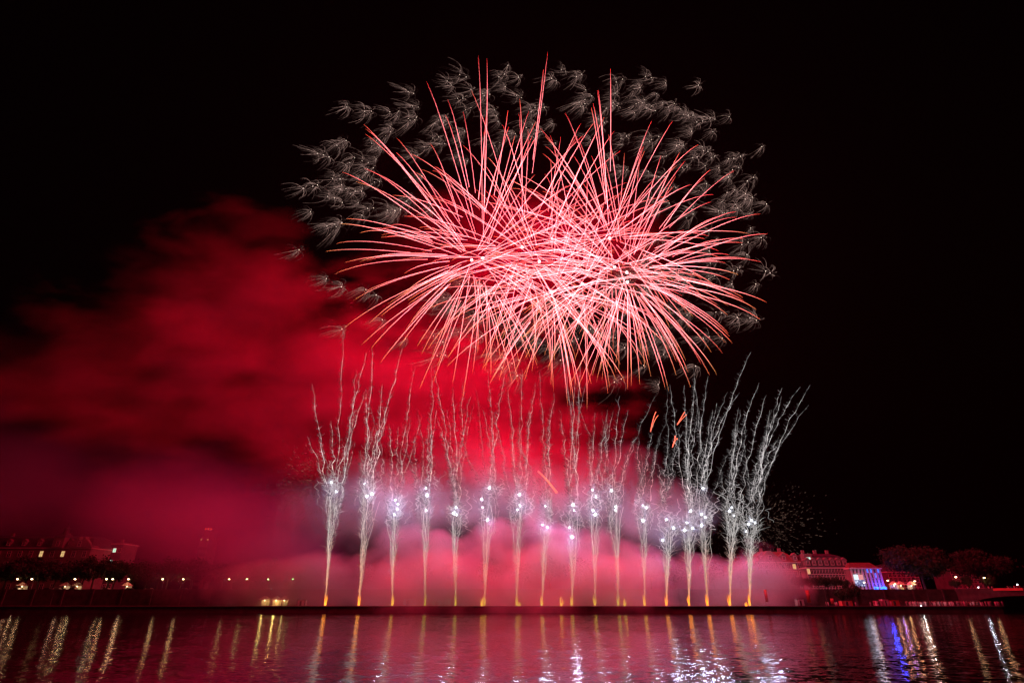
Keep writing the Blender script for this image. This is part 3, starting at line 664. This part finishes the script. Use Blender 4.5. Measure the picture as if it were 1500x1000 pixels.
# ------------------------------------------------------------------ cars and lights on the left street
def car_meshes():
    prof = [(-2.1,.35),(2.1,.35),(2.15,.8),(1.4,.95),(.7,1.42),(-1.0,1.45),(-1.7,1.0),(-2.1,.9)]
    b = MB().prism(prof, -.85, .85).mesh('body')
    g_ = MB().prism([(-.95,1.0),(1.1,1.0),(.62,1.36),(-.9,1.38)], -.87, .87).mesh('side_glass')
    w = MB().cyl((0,-.9,.33),(0,-.66,.33),.33,.33,12).mesh('wheel')
    h = MB().box(2.1,2.2,-.7,-.4,.6,.75).mesh('headlight'); r = MB().box(-2.2,-2.08,-.7,-.4,.7,.85).mesh('tail_light')
    return b, g_, w, h, r
CB = car_meshes(); head_m = emit_mat('headlight_glow', (1,.9,.75), 10)
for k, (px, c) in enumerate(((18,(.3,.3,.32)),(60,(.05,.05,.06)),(78,(.4,.4,.4)),(98,(.12,.02,.02)),(150,(.3,.3,.3)),(182,(.04,.04,.07)),(214,(.4,.38,.35)),(262,(.08,.08,.08)))):
    p = P(px, 868, 248); lab = ['silver car at the far left end of the street', 'black car left of the third lamp', 'pale car beside the black one', 'dark red car under the third lamp', 'grey car by the yellowish lamp', 'dark blue car right of the fifth lamp', 'cream car right of the sixth lamp', 'black car near the eighth lamp'][k]
    t = empty('parked_car', (p[0], 249.6 + (k % 2), ZR+.95 if False else ZR), lab, 'car', 'cars parked on the left street')
    t.rotation_euler.z = R(8*(k % 3)) + (math.pi if k % 2 else 0)
    m = surf('car_paint', tuple(x*.8 for x in c), c, .3, .3); link('body', CB[0].copy(), m, t); link('side_glass', CB[1], M['glass'], t)
    for x in (-1.3, 1.3):
        for s in (1, -1):
            w = link('wheel', CB[2], M['steel'], t, (x, 0, 0)); w.rotation_euler.z = 0 if s == 1 else math.pi; w.location.x = x
    for s in (0, .98+.12): link('headlight', CB[3], head_m, t, (0, s, 0)); link('tail_light', CB[4], lit['red'], t, (0, s, 0))

# ------------------------------------------------------------------ stalls, containers and banners on the quay
def tent(px, w, label, glow, Y=238, z=None, col=(1,.55,.15), group='tents on the left quay'):
    z = ZQ if z is None else z
    p = P(px, 888, Y); t = empty('market_tent', (p[0], Y, z), label, 'tent', group); h = 2.3
    MB().frustum(-w/2-.2, w/2+.2, -1.5, 1.5, h, h+1.3, w/2-.1, 1.3).build('canopy', M['canvas'], t)
    for x in (-w/2, w/2):
        for y in (-1.3, 1.3): MB().cyl((x,y,0),(x,y,h),.05,.05,6).build('pole', M['steel'], t)
    MB().box(-w/2+.1, w/2-.1, 1.15, 1.25, .1, h-.1).build('back_wall', M['canvas'], t)
    if glow:
        MB().ball((0,0,h-.3), .16, 1).build('hanging_bulb', lamp_glow, t); lamp('tent_light', (0,-.4,h-.5), col, glow, .25, t)
tent(386, 3.4, 'market tent with yellow light left of the brighter tent', 86); tent(403, 3.6, 'brightest yellow lit market tent on the left quay', 200); tent(415, 2.2, 'narrow market tent right of the brightest one', 46)
for px, w, g_, col, lab in ((22, 3.2, 45, (1,.6,.3), 'small added lit tent at the far left end of the street'), (86, 2.8, 35, (1,.45,.3), 'small added lit tent left of the third street lamp'),
                            (104, 2.4, 45, (1,.7,.35), 'narrow added lit tent under the third street lamp'), (178, 2.8, 35, (1,.65,.4), 'small added lit tent between the two bright street lamps')):
    tent(px, w, lab, g_, 250.5, ZR, col, 'added lit tents on the left street')  # tents added to carry the glow of lit facades under the trees
for px, w, g_, col, lab in ((1318, 2.6, 120, (.3,.12,1), 'added violet lit tent at the foot of the corner block'), (1328, 2.8, 110, (1,.5,.2), 'added warm lit tent right of the violet one'), (1344, 2.2, 110, (1,.85,.7), 'added white lit tent under the broad tree')):
    tent(px, w, lab, g_, 250.5, ZR+.35, col, 'added lit tents on the street near the bridge')  # tents added to hold the small coloured lights at street level
def container(px, wpx, hpx, label, m='sheet'):
    p = P(px, 889, 236); k = mpp(px, 889, 236); w, h = wpx*k, hpx*k
    t = empty('site_container', (p[0], 236, ZQ), label, 'container', 'containers on the quay')
    MB().box(-w/2, w/2, 0, 2.4, .15, h).build('body', M[m], t); MB().box(-w/2-.06, w/2+.06, -.06, 2.46, h+.002, h+.12).build('roof', M['steel'], t)
    MB().box(-w*.18, w*.06, -.05, -.003, .2, h*.85).build('door', M['steel'], t)
    for s in (-1, 1): MB().box(s*w*.47-.06, s*w*.47+.06, -.04, -.003, .15, h).build('corner_post', M['steel'], t)
container(598, 18, 10, 'white container in the smoke between the third and fourth fountains'); container(640, 16, 8, 'low white container right of the fourth fountain')
container(655, 9, 9, 'small white container left of the fifth fountain'); container(440, 12, 8, 'white container in smoke left of the first fountain')
container(1175, 10, 9, 'red lit square container right of the smoke', 'sheet'); container(1290, 8, 7, 'small red lit container left of the taller one'); container(1300, 9, 9, 'taller red lit container near the crowd'); container(1313, 14, 8, 'wide dark red container at the start of the crowd', 'bannerred')
container(1243, 16, 7, 'long low red container under the trees', 'bannerred')
def banner(px, y0, y1, w, label):
    p = P(px, 889, 231); a, b = P(px, y0, 231)[2]-ZQ, P(px, y1, 231)[2]-ZQ
    t = empty('banner_flag', (p[0], 231, ZQ), label, 'flag', 'banner flags on the quay')
    MB().cyl((-w/2,0,0), (-w/2,0,b+.3), .06, .04).build('pole', M['steel'], t)
    n = 8; v = []; 
    for k in range(n+1):
        for dy in (-.02, .02):
            for z in (a, b): v.append((-w/2+.05 + w*k/n, dy + .12*math.sin(k*1.1), z))
    f = []
    for k in range(n):
        i = 4*k; j = i+4
        f += [(i, j, j+1, i+1), (j+2, i+2, i+3, j+3), (i+1, j+1, j+3, i+3), (j, i, i+2, j+2)]
    f += [(0,1,3,2), (4*n,4*n+2,4*n+3,4*n+1)]
    link('banner_cloth', np_mesh('banner_cloth', v, f), M['bannerred'], t)
banner(1125, 863, 881, 1.1, 'narrow red banner flag fading into the smoke'); banner(1187, 864, 882, 1.5, 'tall red banner flag right of the smoke'); banner(1221, 876, 884, 1.3, 'short red banner flag under the dark tree')
for x, y0, lab in ((1364, 867, 'slim mast leaning over the quay crowd'), (72, 869, 'thin mast standing on the left quay')):
    p = P(x, 889, 233); t = empty('mast', (p[0], 233, ZQ), lab, 'mast'); h = P(x, y0, 233)[2]-ZQ
    MB().cyl((0,0,0),(0,0,h),.11,.06).build('pole', M['steel'], t); MB().box(-.5,.5,-.06,.06,h-.9,h-.8).build('crossbar', M['steel'], t)

# ------------------------------------------------------------------ bridge at right
B0 = P(1400, 864, 246); ang = R(-38)
zd = P(1440, 866, 246)[2]
t = empty('stone_bridge', (B0[0], 246, 0), 'stone arch bridge leaving the far bank at the right edge', 'bridge'); t.rotation_euler.z = ang
L_ = 150; prof = [(-6, zd), (L_, zd+1.6), (L_, -2)]
for s in range(2, -1, -1):
    a0 = 1+s*46; a1 = a0+40
    prof += [(a1, -2)] + [((a0+a1)/2 + 20*math.cos(u), .5+(zd-2.0)*math.sin(u)) for u in np.linspace(0, math.pi, 15)] + [(a0, -2)]
prof += [(-6, -2)]
MB().prism(prof, 0, 14).build('arches', M['darkstone'], t)
pr = MB()
for y0 in (-.25, 13.85): pr.prism([(-6, zd+.003), (L_, zd+1.603), (L_, zd+2.55), (-6, zd+.95)], y0, y0+.4)
pr.build('parapet', M['darkstone'], t)
for a0, a1 in ((12, 21), (22.5, 33), (34.5, 39)):
    q = 1.6/156; MB().prism([(a0, zd+.1+q*a0), (a1, zd+.1+q*a1), (a1, zd+1.0+q*a1), (a0, zd+1.0+q*a0)], -.34, -.255).build('parapet_banner', M['bannerred'], t)
c_, s_ = math.cos(ang), math.sin(ang)
def on_bridge(u, v): return np.array((B0[0] + u*c_ - v*s_, 246 + u*s_ + v*c_, zd + 1.6*(u+6)/156 + .01))
p = on_bridge(38, 1.2); t = empty('sign_board', p, 'tall sign board on two posts on the bridge deck', 'sign')
for dx in (-.7, .7): MB().cyl((dx,0,0),(dx,0,3.2),.07,.07,6).build('post', M['steel'], t)
MB().box(-1.1,1.1,-.08,.08,1.6,5.2).build('board', M['bannerred'], t); MB().box(-1.18,1.18,-.06,.06,5.203,5.32).build('frame', M['steel'], t)
for k, (x, y, key) in enumerate(((1486,874,'cool'),(1491,880,'cool'),(1496,881,'blue'),(1497,873,'cool'),(1493,884,'warm'))):
    p = P(x, y, 330); t = empty('signal_light', (p[0], 330, 0), ['green signal light high left under the bridge arch','green signal light low under the bridge arch','blue signal light under the bridge arch','green signal light high right under the bridge arch','amber signal light lowest under the bridge arch'][k], 'light', 'lights seen under the bridge arch')
    MB().cyl((0,0,0),(0,0,p[2]),.1,.1,6).build('post', M['steel'], t); MB().ball((0,-.3,p[2]), .45, 1).build('lens', lit[key], t)

# ------------------------------------------------------------------ people
def person_mesh(pose):
    me = bpy.data.meshes.new('person'); bm = bmesh.new(); lay = bm.verts.layers.skin.verify()
    J = {'pel':(0,0,.95,.15),'waist':(0,0,1.12,.14),'chest':(0,0,1.36,.17),'neck':(0,0,1.52,.06),'head':(0,-.02,1.64,.095),'top':(0,-.01,1.74,.075)}
    E = [('pel','waist'),('waist','chest'),('chest','neck'),('neck','head'),('head','top')]
    for s, n in ((-1,'l'),(1,'r')):
        J['hip'+n] = (s*.1,0,.88,.1); J['knee'+n] = (s*.12,-.02,.5,.065); J['ank'+n] = (s*.12,.02,.08,.045); J['toe'+n] = (s*.13,-.14,.04,.04)
        J['sh'+n] = (s*.2,0,1.43,.065)
        if pose == 1 or (pose == 2 and s == 1): J['el'+n] = (s*.26,-.16,1.28,.045); J['ha'+n] = (s*.14,-.36,1.5,.04)
        else: J['el'+n] = (s*.27,.02,1.14,.045); J['ha'+n] = (s*.27,-.06,.88,.04)
        E += [('pel','hip'+n),('hip'+n,'knee'+n),('knee'+n,'ank'+n),('ank'+n,'toe'+n),('chest','sh'+n),('sh'+n,'el'+n),('el'+n,'ha'+n)]
    V = {}
    for k, (x, y, z, r) in J.items():
        v = bm.verts.new((x, y, z)); v[lay].radius = (r, r*.85); v[lay].use_root = (k == 'pel'); V[k] = v
    for a, b in E: bm.edges.new((V[a], V[b]))
    bm.to_mesh(me); bm.free()
    o = bpy.data.objects.new('person', me); C.objects.link(o); o.modifiers.new('skin', 'SKIN'); o.modifiers.new('sub', 'SUBSURF').levels = 1
    dg = bpy.context.evaluated_depsgraph_get(); m2 = bpy.data.meshes.new_from_object(o.evaluated_get(dg))
    bpy.data.objects.remove(o)
    m2.materials.clear(); m2.materials.append(M['cloth']); m2.materials.append(M['skin'])
    for p in m2.polygons:
        z = p.center.z; p.material_index = 1 if z > 1.55 or (pose and p.center.y < -.3 and z > 1.3) else 0
    return m2
PM = [person_mesh(k) for k in range(3)]
def person(loc, k, label, group):
    o = link('person', PM[k % 3], None, None, loc); o.rotation_euler.z = rng.uniform(-.6, .6) + (0 if rng.uniform() < .8 else math.pi)
    s = rng.uniform(.86, 1.08); o.scale = (s, s, s); return tag(o, label, 'person', group)
def spread(n, px0, px1, Y0, Y1, dmin):
    out = []
    for _ in range(4000):
        x = P(rng.uniform(px0, px1), 889, 228)[0]; y = rng.uniform(Y0, Y1)
        if all((x-a)**2 + (y-b)**2 > dmin**2 for a, b in out): out.append((x, y))
        if len(out) == n: break
    return out
for k, (x, y) in enumerate(spread(120, 1322, 1458, 223.6, 230, .62)): person((x, y, ZQ+.005), k, 'spectator in dark clothes standing in the crowd on the right quay', 'spectators crowding the right quay')
for k, (x, y) in enumerate(spread(12, 1195, 1320, 224, 230, 1.5)): person((x, y, ZQ+.005), k, 'spectator in dark clothes near the red containers', 'spectators near the red containers')
for k in range(40): person(on_bridge(rng.uniform(2, 44), rng.uniform(.6, 2.2)), k, 'spectator in dark clothes watching over the bridge parapet', 'spectators along the bridge parapet')
for k in range(12):
    x = P(rng.uniform(1285, 1345), 866, 248)[0]; person((x, 247.4+rng.uniform(0, 1.5), ZR+.005), k, 'spectator standing at the street wall by the blue entrance', 'spectators at the street wall')
white_m = emit_mat('phone_torch', (.9,.93,1), 16)
for px, py, Y, lab in ((1349,887,223.3,'white phone torch shining at the left of the quay crowd'), (1383,888,223.3,'white phone torch in the middle of the quay crowd'), (1434,888,223.3,'white phone torch right of the middle of the quay crowd'),
                       (1454,889,223.3,'white phone torch at the right end of the quay crowd'), (1433,860,233,'white torch left of the red bridge banners'), (1490,856,200,'white torch on the bridge near the sign board')):
    p = P(px, py, Y); t = empty('phone_torch', p, lab, 'torch', 'white torches held in the crowd')
    MB().box(-.05,.05,-.02,.02,-.12,.1).build('phone', M['steel'], t); MB().ball((0,-.10,.04), .17, 1).build('torch_lens', white_m, t)
    lamp('torch_light', (0,-.3,.04), (.85,.9,1), 160, .15, t)

# ------------------------------------------------------------------ the humid night air over the river
m, nt, out = new_mat('night_haze'); v = nt.nodes.new('ShaderNodeVolumePrincipled'); v.inputs['Color'].default_value = (.9,.8,.8,1); v.inputs['Density'].default_value = 6e-6
nt.links.new(v.outputs[0], out.inputs['Volume'])
tag(MB().box(-1000, 1000, -70, 900, -4, 330).build('haze', m), 'thin humid night air over the river', 'haze', kind='stuff')
